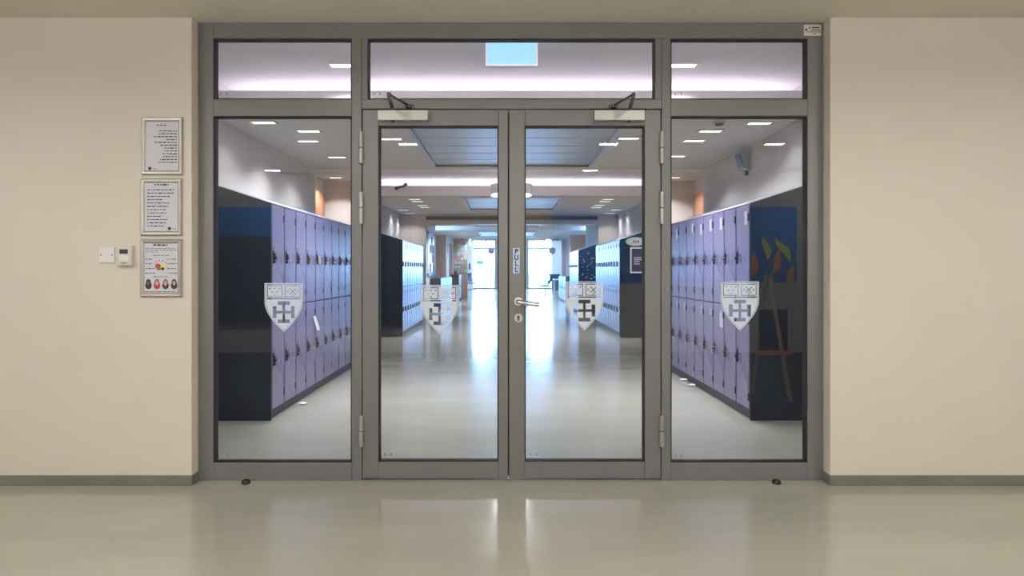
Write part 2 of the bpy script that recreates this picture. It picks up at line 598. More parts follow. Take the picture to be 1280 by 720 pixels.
obj('wall_plaque', B(0.03, 0.04, -0.55, -0.15, 1.55, 1.95), M['green'], dr)

# ------------------------------------------------------------------ far glazing and outside
w6 = thing('window_6', 'bright glazed end wall of the far foyer with white mullions', None, (0, YE, 0), kind='structure')
mull = [ex0 + 0.03, at(620.5, 0, YE)[0], at(658.5, 0, YE)[0], ex1 - 0.03]
for i, x in enumerate(mull):
    hw = 0.05 if i in (0, 3) else 0.13
    obj('mullion', B(x - hw, x + hw, -0.09, 0.09, 0, FH), M['frame'], w6)
for z in (0.05, 2.62, FH - 0.06):
    obj('transom', B(ex0, ex1, -0.05, 0.05, z - 0.05, z + 0.05), M['frame'], w6)
for a, b in zip(mull, mull[1:]):
    obj('pane', B(a + 0.05, b - 0.05, -0.01, 0.01, 0.1, FH - 0.1), M['glass_end'], w6)
o = obj('window_sticker', B(-0.22, 0.22, -0.02, -0.012, -0.12, 0.12), M['green'], w6, (at(600, 0, YE)[0], 0, at(0, 328, YE)[1]))
o['label'] = 'pale green notice stuck on the glass'
struct('ground', B(-60, 60, 44.3, 160, -0.2, -0.02), M['paving'], 'pale sunlit terrace beyond the glazed end wall')
bal = thing('balustrade', 'blue tinted glass balustrade on the terrace beyond the end windows', 'railing', (0, 50, 0))
obj('handrail', B(-8, 8, -0.03, 0.03, 1.06, 1.11), M['white'], bal)
for i in range(8):
    obj('glass_panel', B(-8 + i * 2 + 0.25, -8 + (i + 1) * 2 - 0.15, -0.01, 0.01, 0.12, 1.0), M['glass_blue'], bal)
    obj('post', B(-8 + i * 2 - 0.03, -8 + i * 2 + 0.03, -0.03, 0.03, -0.02, 1.06), M['white'], bal)

# ------------------------------------------------------------------ glazed screen: frame
D0, D1 = YF, YF + 0.075
zt, zb = fz(124), fz(145)       # transom rail over sidelights
zd = fz(136)                    # underside of rail over doors
BV = 0.003
scr = thing('trim_4', 'grey aluminium frame of the glazed screen across the corridor mouth', None, (fx(638.5), YF, 0), kind='structure')


def fbar(name, x0, x1, z0, z1, d0=D0, d1=D1):
    cx, cz = (x0 + x1) / 2, (z0 + z1) / 2
    return obj(name, B(x0 - cx, x1 - cx, d0 - YF, d1 - YF, z0 - cz, z1 - cz, bevel=BV), M['frame'], scr, (cx - scr.location.x, 0, cz))


fbar('jamb', fx(248.5), fx(266.5), 0, CEIL)
fbar('jamb', fx(1009.5), fx(1028.5), 0, CEIL)
fbar('head_rail', fx(266.5), fx(1009.5), fz(48), CEIL)
fbar('mullion', fx(439.5), fx(452), 0, fz(48))
fbar('mullion', fx(827), fx(838.5), 0, fz(48))
fbar('mullion_strip', fx(452), fx(459.5), zt, fz(48), D0 + 0.001)
fbar('mullion_strip', fx(819), fx(827), zt, fz(48), D0 + 0.001)
fbar('transom', fx(452), fx(827), zd, zt)
fbar('transom', fx(266.5), fx(439.5), zb, zt)
fbar('transom', fx(838.5), fx(1009.5), zb, zt)
fbar('sill_rail', fx(266.5), fx(439.5), 0.0, fz(578.5))
fbar('sill_rail', fx(838.5), fx(1009.5), 0.0, fz(578.5))
# maker's plate in the corner
lp = obj('maker_plate', B(-0.052, 0.052, -0.003, 0.0, -0.033, 0.033, bevel=0.001), M['offwhite'], scr, (fx(1015.5) - scr.location.x, 0, fz(38)))
bm = bmesh.new()
for (x0, x1, z0, z1) in ((-0.005, 0.04, 0.013, 0.020), (-0.005, 0.046, 0.004, 0.007), (-0.012, 0.046, -0.004, -0.001), (-0.028, 0.046, -0.012, -0.009), (0.005, 0.018, -0.024, -0.019)):
    box(bm, x0, x1, -0.0036, -0.0028, z0, z1)
cyl(bm, (-0.038, -0.0028, 0.002), (-0.038, -0.0036, 0.002), 0.007, n=12)
prism(bm, [(-0.024, 0.012), (-0.012, 0.012), (-0.018, 0.024)], -0.0036, -0.0028)
obj('print', bm, M['ink'], lp)['kind'] = 'stuff'


# crest film ------------------------------------------------------------
def crest_mesh(w):
    def shield(k, dy):
        r = []
        n = 14
        for i in range(n + 1):
            t = i / n
            y = -0.5 - 0.78 * t
            x = 0.5 * (1 - t ** 1.75)
            r.append((x, y))
        right = [(0.5, 0.0)] + r
        left = [(-x, y) for x, y in reversed(right[:-1])]
        return [(x * k, (y + 0.6) * k - 0.6 + dy) for x, y in right + left]

    def rect(x0, x1, y0, y1):
        return [(x0, y0), (x1, y0), (x1, y1), (x0, y1)]
    polys = [shield(1, 0), shield(0.955, 0.0), shield(0.93, 0.0)]
    for x0, x1 in ((-0.435, -0.03), (0.03, 0.435)):
        polys += [rect(x0, x1, -0.37, -0.06), rect(x0 + 0.02, x1 - 0.02, -0.35, -0.08)]
    polys.append(rect(-0.44, 0.44, -0.425, -0.392))
    L, t, b, s, cy = 0.285, 0.095, 0.157, 0.034, -0.76
    arm = [(-s, s), (-s, L - t), (-b, L - t), (-b, L), (b, L), (b, L - t), (s, L - t)]
    cross = []
    for k in range(4):
        a = -k * PI / 2
        cross += [(x * math.cos(a) - y * math.sin(a), x * math.sin(a) + y * math.cos(a) + cy) for x, y in arm]
    polys.append(cross)
    for bx, by in ((-0.36, -0.13), (-0.24, -0.13), (-0.11, -0.13), (-0.30, -0.22), (-0.17, -0.22), (-0.235, -0.30)):
        polys.append([(bx - 0.04, by + 0.012), (bx - 0.005, by - 0.008), (bx + 0.04, by + 0.025), (bx + 0.012, by - 0.03), (bx - 0.02, by - 0.024)])
    xa, ya, hw, ln = 0.235, -0.215, 0.011, 0.115
    sal = [(hw, hw), (hw, ln), (-hw, ln), (-hw, hw), (-ln, hw), (-ln, -hw), (-hw, -hw), (-hw, -ln), (hw, -ln), (hw, -hw), (ln, -hw), (ln, hw)]
    cs = math.cos(0.72)
    sn = math.sin(0.72)
    polys.append([(x * cs - y * sn + xa, x * sn + y * cs + ya) for x, y in sal])
    for cx, cy in ((0.36, -0.215), (0.235, -0.31), (0.11, -0.215)):
        polys.append([(cx + 0.032 * math.cos(a * PI / 5), cy + 0.032 * math.sin(a * PI / 5)) for a in range(10)])
        polys.append([(cx + 0.018 * math.cos(a * PI / 5), cy + 0.018 * math.sin(a * PI / 5)) for a in range(10)])
    polys = [[(x * w, y * w) for x, y in p] for p in polys]
    return flat_shape(polys, 0.0008)


CREST = crest_mesh(0.228)
CREST.materials.append(M['frost'])


def crest(parent, x, ytop):
    o = bpy.data.objects.new('crest_film', CREST)
    COL.objects.link(o)
    o.parent = parent
    o.location = (fx(x) - parent.location.x, D0 + 0.0235 - YF, fz(ytop) - parent.location.z)
    o['label'] = 'frosted white shield with a cross cut out of it'


def glazing(parent, x0, x1, z0, z1):
    """pane and black gasket in world x,z; parent stands at its location"""
    ox, oz = parent.location.x, parent.location.z
    x0, x1, z0, z1 = x0 - ox, x1 - ox, z0 - oz, z1 - oz
    g = 0.006
    obj('pane', B(x0 + g * 0.5, x1 - g * 0.5, 0.025, 0.033, z0 + g * 0.5, z1 - g * 0.5), M['glass'], parent)
    bm = bmesh.new()
    box(bm, x0, x0 + g, 0.004, 0.06, z0, z1)
    box(bm, x1 - g, x1, 0.004, 0.06, z0, z1)
    box(bm, x0 + g, x1 - g, 0.004, 0.06, z0, z0 + g)
    box(bm, x0 + g, x1 - g, 0.004, 0.06, z1 - g, z1)
    obj('gasket', bm, M['gasket'], parent)
    # two little maker's marks at the foot of the glass
    for k in range(2):
        obj('glass_mark', B(x0 + 0.03 + k * 0.035, x0 + 0.037 + k * 0.037, 0.0245, 0.0252, z0 + 0.03, z0 + 0.046), M['hinge'], parent)


WIN = ((266.5, 439.5, 145, 578.5, 'tall glass sidelight left of the doors with frosted shield'),
       (838.5, 1009.5, 145, 578.5, 'tall glass sidelight right of the doors with frosted shield'),
       (266.5, 439.5, 48, 124, 'transom window over the left sidelight'),
       (459.5, 819, 48, 124, 'wide transom window over the double doors'),
       (838.5, 1009.5, 48, 124, 'transom window over the right sidelight'))
for i, (x0, x1, y0, y1, lab) in enumerate(WIN):
    w = thing('window_%d' % (i + 1), lab, None, ((fx(x0) + fx(x1)) / 2, YF, fz(y1)), kind='structure')
    glazing(w, fx(x0), fx(x1), fz(y1), fz(y0))
    if i == 0:
        crest(w, 353, 354)
    if i == 1:
        crest(w, 926.5, 352)


# doors -------------------------------------------------------------------
def rod_bend(bm, pts, r, n=12):
    for a, b in zip(pts, pts[1:]):
        cyl(bm, a, b, r, n=n)
    for p in pts[1:-1]:
        b2 = bmesh.new()
        bmesh.ops.create_uvsphere(b2, u_segments=n, v_segments=8, radius=r * 1.02)
        merge(bm, b2, Matrix.Translation(p))


def make_door(name, lab, x0, x1, gx0, gx1, side):
    """side -1: hinges at left"""
    z0, z1 = fz(598.2), fz(137)
    d = thing(name, lab, None, ((fx(x0) + fx(x1)) / 2, YF, 0), kind='structure')
    ox = d.location.x
    X0, X1, G0, G1 = fx(x0) - ox, fx(x1) - ox, fx(gx0) - ox, fx(gx1) - ox
    GZ0, GZ1 = fz(577.5), fz(157)

    def rail(n, a, b, c, e):
        cx, cz = (a + b) / 2, (c + e) / 2
        obj(n, B(a - cx, b - cx, 0.002, 0.066, c - cz, e - cz, bevel=BV), M['frame'], d, (cx, 0, cz))
    rail('stile', X0, G0, z0, z1)
    rail('stile', G1, X1, z0, z1)
    rail('top_rail', G0, G1, GZ1, z1)
    rail('bottom_rail', G0, G1, z0, GZ0)
    glazing(d, fx(gx0), fx(gx1), GZ0, GZ1)
    hx = X0 - 0.006 if side < 0 else X1 + 0.004
    for ya, yb in ((165, 205), (240, 280), (519, 558)):
        zc = (fz(ya) + fz(yb)) / 2
        hl = (fz(ya) - fz(yb)) / 2
        bm = bmesh.new()
        cyl(bm, (0, 0, -hl), (0, 0, -0.002), 0.0145, n=14, bevel=0.002)
        h = obj('hinge', bm, M['hinge'], d, (hx, -0.011, zc))
        bm = bmesh.new()
        cyl(bm, (0, 0, 0.002), (0, 0, hl), 0.0145, n=14, bevel=0.002)
        obj('knuckle', bm, M['hinge'], h)
    # overhead closer
    cx0, cx1 = (472, 535) if side < 0 else (743, 806)
    Yc = YF - 0.05
    sc = FPX / Yc
    a, b = (cx0 - CX) / sc - ox, (cx1 - CX) / sc - ox
    za, zc = EYE - (150 - HY) / sc, EYE - (137.5 - HY) / sc
    bx, bz = (a + b) / 2, (za + zc) / 2
    c = obj('door_closer', B(a - bx, b - bx, -0.05, 0.001, za - bz, zc - bz, bevel=0.0025, seg=2), M['silver'], d, (bx, 0, bz))
    c['label'] = 'silver overhead door closer'
    hz = (zc - za) / 2
    s = -side
    spin = (490 if side < 0 else 788)
    elb = (486 if side < 0 else 792)
    brk = (511 if side < 0 else 767)
    sx = (spin - CX) / FPX * 4.02 - ox - bx
    elx = (elb - CX) / FPX * 3.76 - ox - bx
    bkx = (brk - CX) / FPX * 4.035 - ox - bx
    top = hz + 0.022
    bm = bmesh.new()
    cyl(bm, (sx, -0.025, hz - 0.002), (sx, -0.025, top + 0.006), 0.009)
    obj('spindle', bm, M['dark_metal'], c)
    bm = bmesh.new()
    bar(bm, (sx, -0.025, top), (elx, -0.285, top + 0.002), 0.022, 0.006, bevel=0.001)
    obj('closer_arm', bm, M['dark_metal'], c)
    bm = bmesh.new()
    bar(bm, (elx, -0.285, top + 0.010), (bkx, -0.03, top + 0.010), 0.018, 0.006, bevel=0.001)
    cyl(bm, (elx, -0.285, top - 0.004), (elx, -0.285, top + 0.018), 0.011)
    obj('closer_arm', bm, M['dark_metal'], c)
    bm = bmesh.new()
    box(bm, bkx - 0.028, bkx + 0.03, -0.012, 0.0, top - 0.006, top + 0.02, 0.002)
    box(bm, bkx - 0.014, bkx + 0.014, -0.045, -0.01, top - 0.004, top + 0.016, 0.002)
    obj('arm_bracket', bm, M['dark_metal'], c)
    bm = bmesh.new()
    cyl(bm, (sx + 0.005 * s, -0.025, -hz - 0.006), (sx + 0.005 * s, -0.025, -hz + 0.002), 0.010)
    obj('valve_cap', bm, M['black'], c)
    return d


def seal(d):
    x = fx(635.6) - d.location.x
    obj('meeting_seal', B(x - 0.012, x + 0.012, 0.045, 0.064, 0.014, fz(138)), M['gasket'], d)


dl = make_door('door_1', 'left leaf of the grey framed glass double doors', 453, 635, 473, 623, -1)
drr = make_door('door_2', 'right leaf of the grey framed glass double doors with lever handle', 636.3, 826, 656, 806, 1)
seal(dl)
crest(dl, 549, 356.5)
crest(drr, 731, 352)
# lever handle, escutcheon, pull plate on the right leaf
ox = drr.location.x
hx, hz = fx(648) - ox, fz(377)
bm = bmesh.new()
cyl(bm, (0, 0.003, 0), (0, -0.008, 0), 0.026, n=28, bevel=0.002)
ros = obj('lever_handle', bm, M['steel'], drr, (hx, 0, hz))
bm = bmesh.new()
cyl(bm, (0, -0.006, 0), (0, -0.052, 0), 0.0125, n=16)
b2 = bmesh.new()
bmesh.ops.create_uvsphere(b2, u_segments=14, v_segments=10, radius=0.0125)
merge(bm, b2, Matrix.Translation((0, -0.052, 0)))
cyl(bm, (0, -0.052, 0), (0.124, -0.058, -0.017), 0.0115, 0.0145, n=16, bevel=0.003)
obj('lever', bm, M['steel'], ros)
bm = bmesh.new()
cyl(bm, (0, 0.003, 0), (0, -0.007, 0), 0.026, n=28, bevel=0.002)
esc = obj('lock_escutcheon', bm, M['steel'], drr, (hx, 0, fz(397.5)))
bm = bmesh.new()
cyl(bm, (0, -0.006, 0.006), (0, -0.011, 0.006), 0.0085, n=14)
box(bm, -0.005, 0.005, -0.0105, -0.006, -0.016, 0.006)
obj('key_cylinder', bm, M['dark_metal'], esc)
pp = obj('pull_plate', B(-0.021, 0.021, -0.002, 0.003, -0.076, 0.076, bevel=0.001), M['mirror_blue'], drr, (fx(645.5) - ox, 0, fz(326)))
pp['label'] = 'small shiny plate lettered PULL downwards'
for i, ch in enumerate('PULL'):
    link('letter', text_mesh(ch, 0.040, 0.001), M['ink'], pp, (0, -0.0025, 0.054 - i * 0.036))
# black floor stops
for x, lab in ((307.5, 'small black rubber door stop on the floor at the left jamb'), (970.5, 'small black rubber door stop on the floor at the right sidelight')):
    bm = bmesh.new()
    b2 = bmesh.new()
    bmesh.ops.create_uvsphere(b2, u_segments=18, v_segments=10, radius=0.026)
    for v in b2.verts:
        v.co.z = max(v.co.z, -0.004) + 0.004
        if v.co.z > 0.024:
            v.co.z = 0.024
    merge(bm, b2)
    o = obj('door_stop', bm, M['black'], None, ((x - CX) / FPX * 3.99, 3.99, 0.0), True)
    tag(o, lab, 'door stop')

# ------------------------------------------------------------------ things on the left wall
def word_lines(bm, rows, x0, x1, h, rnd, right=False, widths=None):
    for i, z in enumerate(rows):
        wtot = (widths[i] if widths else 1.0) * (x1 - x0)
        x = 0
        while x < wtot - 0.004:
            w = min(rnd.uniform(0.008, 0.024), wtot - x)
            a = (x1 - x - w) if right else (x0 + x)
            hh = h * rnd.uniform(0.75, 1.1)
            box(bm, a, a + w, -0.0100, -0.0092, z - hh / 2, z + hh / 2)
            x += w + 0.005


def snap_frame(label, px0, px1, py0, py1, painter):
    x0, z1 = at(px0, py0, YW)
    x1, z0 = at(px1, py1, YW)
    cx, cz = (x0 + x1) / 2, (z0 + z1) / 2
    w, h = (x1 - x0) / 2, (z1 - z0) / 2
    t = thing('notice_frame', label, 'notice', (cx, YW, cz), group='silver framed notices on the wall')
    fw = 0.026
    for (a, b) in (((-w, -h), (w, -h)), ((w, -h), (w, h)), ((w, h), (-w, h)), ((-w, h), (-w, -h))):
        a, b = Vector((a[0], 0, a[1])), Vector((b[0], 0, b[1]))
        d = (b - a).normalized()
        n = Vector((-d.z, 0, d.x))
        bm = bmesh.new()
        prof = [(0, 0), (0, -0.010), (0.006, -0.017), (0.018, -0.016), (fw, -0.009), (fw, 0)]
        va = [bm.verts.new(a + d * o_ + n * o_ + Vector((0, y, 0))) for o_, y in prof]
        vb = [bm.verts.new(b - d * o_ + n * o_ + Vector((0, y, 0))) for o_, y in prof]
        for i in range(len(prof)):
            j = (i + 1) % len(prof)
            bm.faces.new((va[i], va[j], vb[j], vb[i]))
        bm.faces.new(va)
        bm.faces.new(list(reversed(vb)))
        bmesh.ops.recalc_face_normals(bm, faces=bm.faces[:])
        obj('frame_side', bm, M['snap'], t)
    sh = obj('poster', B(-w + fw * 0.8, w - fw * 0.8, -0.0092, -0.001, -h + fw * 0.8, h - fw * 0.8), M['paper'], t)
    painter(sh, w - fw, h - fw)
    return t


def emblem(parent, x, z, s=0.009):
    bm = prism(bmesh.new(), [(x - s, z + s), (x - s, z - s * 0.3), (x, z - s * 1.3), (x + s, z - s * 0.3), (x + s, z + s)], -0.0100, -0.0092)
    box(bm, x + s * 1.8, x + s * 4.6, -0.0100, -0.0092, z - s * 0.4, z - s * 0.1)
    obj('emblem', bm, M['ink'], parent)


def paint_one(sh, w, h):
    r = random.Random(3)
    bm = bmesh.new()
    word_lines(bm, [h * 0.86], -0.03, 0.03, 0.006, r)
    rows = [h * (0.62 - 0.117 * i) for i in range(12)]
    word_lines(bm, rows, -0.06, w - 0.008, 0.0055, r, True, [.72, .74, .98, .45, .92, .66, .5, .5, .58, .56, .68, .74])
    obj('print', bm, M['ink'], sh)['kind'] = 'stuff'
    emblem(sh, -w + 0.022, -h * 0.92)


def paint_two(sh, w, h):
    r = random.Random(4)
    bm = bmesh.new()
    word_lines(bm, [h * 0.93], -0.042, 0.042, 0.008, r)
    rows = [h * (0.72 - 0.138 * i) for i in range(12)]
    word_lines(bm, rows, -w + 0.012, w - 0.02, 0.0055, r, False, [1, .98, .85, .56, .82, .77, .72, .72, .53, .74, .7, .6])
    obj('print', bm, M['ink'], sh)['kind'] = 'stuff'
    emblem(sh, w * 0.5, -h * 0.9)


def paint_three(sh, w, h):
    r = random.Random(5)
    bm = bmesh.new()
    word_lines(bm, [h * 0.94], -0.045, 0.045, 0.008, r)
    word_lines(bm, [h * 0.8, h * 0.73, h * 0.66], -w + 0.005, w - 0.005, 0.003, r, False, [.95, 1, .4])
    word_lines(bm, [h * 0.52, h * -0.36], -0.045, 0.045, 0.004, r)
    word_lines(bm, [h * .36, h * .18, h * -.02, h * -.21], -w + 0.004, -0.03, 0.004, r, False, [.75, .6, 1, 1])
    word_lines(bm, [h * .36, h * .18, h * -.02, h * -.21], 0.035, w - 0.004, 0.004, r)
    word_lines(bm, [h * -.97], -w + 0.004, w - 0.01, 0.003, r)
    obj('print', bm, M['ink'], sh)['kind'] = 'stuff'

    def disc(name, x, z, rx, rz, m, y=-0.0101):
        pts = [(x + rx * math.cos(a * PI / 8), z + rz * math.sin(a * PI / 8)) for a in range(16)]
        obj(name, prism(bmesh.new(), pts, y, -0.0092), M[m], sh)
    disc('picture', -0.018, h * 0.08, 0.016, 0.014, 'red')
    disc('picture', 0.012, h * 0.10, 0.013, 0.014, 'lime')
    disc('picture', 0.010, -h * 0.03, 0.009, 0.009, 'ink', -0.0102)
    disc('picture', -0.012, -h * 0.02, 0.012, 0.010, 'brown', -0.0102)
    for x, z, m in ((-0.03, .26, 'red'), (-0.010, .30, 'blue'), (0.010, .30, 'blue'), (0.026, .24, 'red')):
        disc('picture', x, h * z, 0.0035, 0.0035, m)
    for k, (hair, face, coat) in enumerate((('ink', 'skin_dark', 'ink'), ('brown', 'skin_light', 'red'), ('brown', 'skin_light', 'charcoal'), ('ink', 'skin_light', 'charcoal'))):
        x = -w + 0.022 + k * (2 * w - 0.042) / 3
        disc('picture', x, -h * 0.72, 0.019, 0.021, coat, -0.0100)
        disc('picture', x, -h * 0.60, 0.014, 0.021, hair, -0.0103)
        disc('picture', x, -h * 0.62, 0.009, 0.014, face, -0.0106)


snap_frame('silver framed notice with right aligned lines, topmost of three', 178, 229.5, 147, 219, paint_one)
snap_frame('silver framed notice with left aligned lines, middle of three', 176.8, 228.5, 223.5, 294.5, paint_two)
snap_frame('silver framed notice with four portraits, lowest of three', 176.3, 228.5, 299, 371, paint_three)

x0, z1 = at(124, 309, YW)
x1, z0 = at(144, 328.5, YW)
t = thing('blanking_plate', 'square white blank wall plate with two screws beside the thermostat', 'wall plate', ((x0 + x1) / 2, YW, (z0 + z1) / 2))
hw = (x1 - x0) / 2
obj('plate', B(-hw, hw, -0.008, 0, -hw, hw, bevel=0.003), M['white'], t)
for s in (-1, 1):
    bm = bmesh.new()
    cyl(bm, (s * hw * 0.68, -0.0075, 0), (s * hw * 0.68, -0.009, 0), 0.004, n=12)
    obj('screw', bm, M['dark_metal'], t)
x0, z1 = at(149.5, 306.5, YW)
x1, z0 = at(168, 332, YW)
t = thing('thermostat', 'off white thermostat box with small dark display on the wall', 'thermostat', ((x0 + x1) / 2, YW, (z0 + z1) / 2))
hw, hh = (x1 - x0) / 2, (z1 - z0) / 2
obj('housing', B(-hw, hw, -0.03, 0, -hh, hh, bevel=0.004, seg=2), M['offwhite'], t)
obj('display', B(-hw * 0.62, hw * 0.5, -0.0315, -0.029, hh * 0.15, hh * 0.58), M['black'], t)
obj('keypad', B(-hw * 0.65, hw * 0.62, -0.0312, -0.029, -hh * 0.55, 0), M['white'], t)
obj('print', B(-hw * 0.45, hw * 0.35, -0.0308, -0.0295, -hh * 0.8, -hh * 0.73), M['ink'], t)


# ------------------------------------------------------------------ lockers
LW, LD, LH = 0.3268, 0.525, 1.80
RISE = 0.165


def make_locker(kind):
    root = thing('locker', 'x', 'locker')
    d = LD
    bm = bmesh.new()
    # carcass with sloping top, outline in x,z extruded along y; front face at x = -0.022
    prism(bm, [(-0.022, 0.08), (-0.022, LH), (-d, LH + RISE), (-d, 0.08)], 0.001, LW - 0.001)
    obj('body', bm, M['navy'], root)
    bm = bmesh.new()
    prism(bm, [(-0.004, LH - 0.004), (-0.004, LH + 0.004), (-d, LH + RISE + 0.006), (-d, LH + RISE)], 0.0, LW)
    obj('sloping_top', bm, M['locker_top'], root)
    obj('plinth', B(-d, -0.03, 0.001, LW - 0.001, 0, 0.08), M['plinth'], root)
    for z0, z1 in ((0.09, 0.925), (0.935, LH - 0.012)):
        zc = (z0 + z1) / 2
        dm = M['lilac']
        door = obj('door', B(-0.0215, 0.0, 0.012, LW - 0.012, z0 - zc, z1 - zc, bevel=0.003), dm, root, (0, 0, zc))
        if kind == 'near':
            bm = bmesh.new()
            box(bm, -0.001, 0.006, 0.020, 0.062, -0.062, 0.048, 0.003)
            box(bm, 0.005, 0.016, 0.028, 0.052, 0.0, 0.026, 0.004)
            cyl(bm, (0.003, 0.042, -0.012), (0.024, 0.042, -0.012), 0.018, 0.014, n=12)
            cyl(bm, (0.003, 0.042, -0.045), (0.018, 0.042, -0.045), 0.012, 0.010, n=10)
            obj('latch', bm, M['black'], door)
            for hz_ in (z1 - zc - 0.10, z0 - zc + 0.10):
                obj('hinge', B(-0.004, 0.005, LW - 0.034, LW - 0.006, hz_ - 0.032, hz_ + 0.032, bevel=0.002), M['black'], door)
        else:
            bm = B(-0.001, 0.014, 0.022, 0.060, -0.05, 0.04)
            obj('latch', bm, M['black'], door)
            obj('hinge', B(-0.004, 0.005, LW - 0.034, LW - 0.006, z1 - zc - 0.12, z1 - zc - 0.06), M['black'], door)
    return root


ORD = ['nearest', 'second', 'third', 'fourth', 'fifth', 'sixth', 'seventh', 'eighth', 'ninth', 'tenth', 'eleventh']
proto = {}


def bank(front_x, y0, n, side, kind, where, group):
    out = []
    for i in range(n):
        if kind in proto:
            o = dup(proto[kind])
        else:
            o = proto[kind] = make_locker(kind)
        if side == 'left':
            o.location = (front_x, y0 + i * LW, 0)
            o.rotation_euler = (0, 0, 0)
        else:
            o.location = (front_x, y0 + (i + 1) * LW, 0)
            o.rotation_euler = (0, 0, PI)
        tag(o, '%s two-door lilac locker %s' % (ORD[i], where), 'locker', group)
        out.append(o)
    return out


LB1 = bank(-1.93, 5.655, 10, 'left', 'near', 'along the left corridor wall behind the left sidelight', 'left lockers near the screen')
RB1 = bank(2.03, 5.665, 10, 'right', 'near', 'along the right corridor wall behind the right sidelight', 'right lockers near the screen')
LB2 = bank(-1.90, 12.70, 10, 'left', 'far', 'in the second bank on the left', 'second bank of lockers on the left')
RB2 = bank(2.11, 12.55, 10, 'right', 'far', 'in the second bank on the right', 'second bank of lockers on the right')
RB3 = bank(2.08, 19.3, 8, 'right', 'far', 'in the third bank right, past the bulkhead', 'third bank of lockers on the right')

# dark end panel of the first unit of each bank
for f, side in ((LB1[0], 'left'), (LB2[0], 'left'), (RB1[0], 'right'), (RB2[0], 'right'), (RB3[0], 'right')):
    ys = (-0.014, 0.001) if side == 'left' else (LW - 0.001, LW + 0.014)
    bm = prism(bmesh.new(), [(-0.004, 0.0), (-0.004, LH), (-LD, LH + RISE), (-LD, 0.0)], ys[0], ys[1])
    obj('end_panel', bm, M['endpanel'], f)['label'] = 'near-black end panel with sloping top edge'

# stickers on locker doors
r = random.Random(11)


def door_of(unit, which):
    ds = [c for c in unit.children if c.name.startswith('door')]
    ds.sort(key=lambda c: c.location.z)
    return ds[which]


for i, u in enumerate(RB1):
    d = door_of(u, 1)
    if i not in (1, 6):
        h = r.uniform(0.09, 0.14)
        z = 0.32 + r.uniform(-0.02, 0.02)
        y = 0.235 + r.uniform(-0.01, 0.01)
        obj('name_sticker', B(-0.0005, 0.0012, y - 0.03, y + 0.03, z - h / 2, z + h / 2), M['white'], d)
    if i in (2, 3, 4, 6, 7):
        d = door_of(u, 0)
        h = r.uniform(0.06, 0.10)
        y = 0.25
        obj('name_sticker', B(-0.0005, 0.0012, y - 0.028, y + 0.028, 0.33 - h / 2, 0.33 + h / 2), M['paper'], d)
bm = B(0.0, 0.004, 0.21, 0.30, 0.20, 0.34)
o = obj('paper_tag', bm, M['white'], door_of(RB1[2], 0))
bm = bmesh.new()
prism(bm, [(0.0, 0.27), (0.004, 0.27), (0.05, 0.13), (0.045, 0.13)], 0.22, 0.32)
o = obj('paper_note', bm, M['offwhite'], door_of(LB1[3], 0))
o['label'] = 'folded paper note sticking out of the door edge'
for k in range(3):
    bm = bmesh.new()
    cyl(bm, (0.024, 0.03 + k * 0.018, 0.03), (0.03, 0.025 + k * 0.022, -0.06), 0.006, n=8)
    obj('hanging_key', bm, M['silver'], door_of(LB1[4], 1))

# paper scraps on the corridor floor
for (px, py, lab) in ((866, 476, 'crumpled white paper scrap on the floor by the right lockers, further one'), (876, 483, 'crumpled white paper scrap on the floor by the right lockers, nearer one'), (376, 506, 'small white paper scrap on the floor by the left lockers')):
    Y = FPX * EYE / (py - HY)
    bm = bmesh.new()
    bmesh.ops.create_icosphere(bm, subdivisions=2, radius=0.03)
    rr = random.Random(px)
    for v in bm.verts:
        v.co = Vector((v.co.x * 1.5, v.co.y, v.co.z * 0.45)) * rr.uniform(0.7, 1.2)
    zmin = min(v.co.z for v in bm.verts)
    for v in bm.verts:
        v.co.z -= zmin
    tag(obj('paper_scrap', bm, M['white'], None, ((px - CX) / FPX * Y + (-0.10 if px > CX else 0.02), Y, 0)), lab, 'paper')

# oval sign and framed poster on the end of the second right bank
yp = 12.55 - 0.014
x, z = at(793.5, 302, yp)
pts = [(0.19 * math.cos(a * PI / 16), 0.082 * math.sin(a * PI / 16)) for a in range(32)]
t = thing('oval_sign', 'pale green oval sign on the dark locker end on the right', 'sign', (x + 0.02, yp - 0.001, z))
obj('sign_plate', prism(bmesh.new(), pts, -0.006, 0.0), M['palegreen'], t)
pts = [(0.15 * math.cos(a * PI / 16), 0.058 * math.sin(a * PI / 16)) for a in range(32)]
obj('sign_face', prism(bmesh.new(), pts, -0.0075, -0.005), M['paper'], t)
for k, m in enumerate(('red', 'green', 'red')):
    obj('sign_mark', B(-0.05 + k * 0.04, -0.02 + k * 0.04, -0.009, -0.007, -0.025, 0.025), M[m], t)
xp0, zp1 = at(787.5, 309, yp)
xp1, zp0 = at(806.5, 341.5, yp)
t = thing('framed_poster', 'dark poster in a pale frame on the locker end under the oval sign', 'poster', ((xp0 + xp1) / 2, yp - 0.001, (zp0 + zp1) / 2))
hw, hh = (xp1 - xp0) / 2, (zp1 - zp0) / 2
f = 0.028
obj('frame_side', B(-hw, -hw + f, -0.02, 0, -hh, hh), M['white'], t)
obj('frame_side', B(hw - f, hw, -0.02, 0, -hh, hh), M['white'], t)
obj('frame_side', B(-hw + f, hw - f, -0.02, 0, -hh, -hh + f), M['white'], t)
obj('frame_side', B(-hw + f, hw - f, -0.02, 0, hh - f, hh), M['white'], t)
sh = obj('poster', B(-hw + f, hw - f, -0.0088, 0, -hh + f, hh - f), M['charcoal'], t)
bm = bmesh.new()
word_lines(bm, [hh * .2, hh * .05, -hh * .1, -hh * .28], -hw * 0.5, hw * 0.55, 0.022, random.Random(9), False, [.9, 1, .7, .8])
obj('print', bm, M['white'], sh)['kind'] = 'stuff'
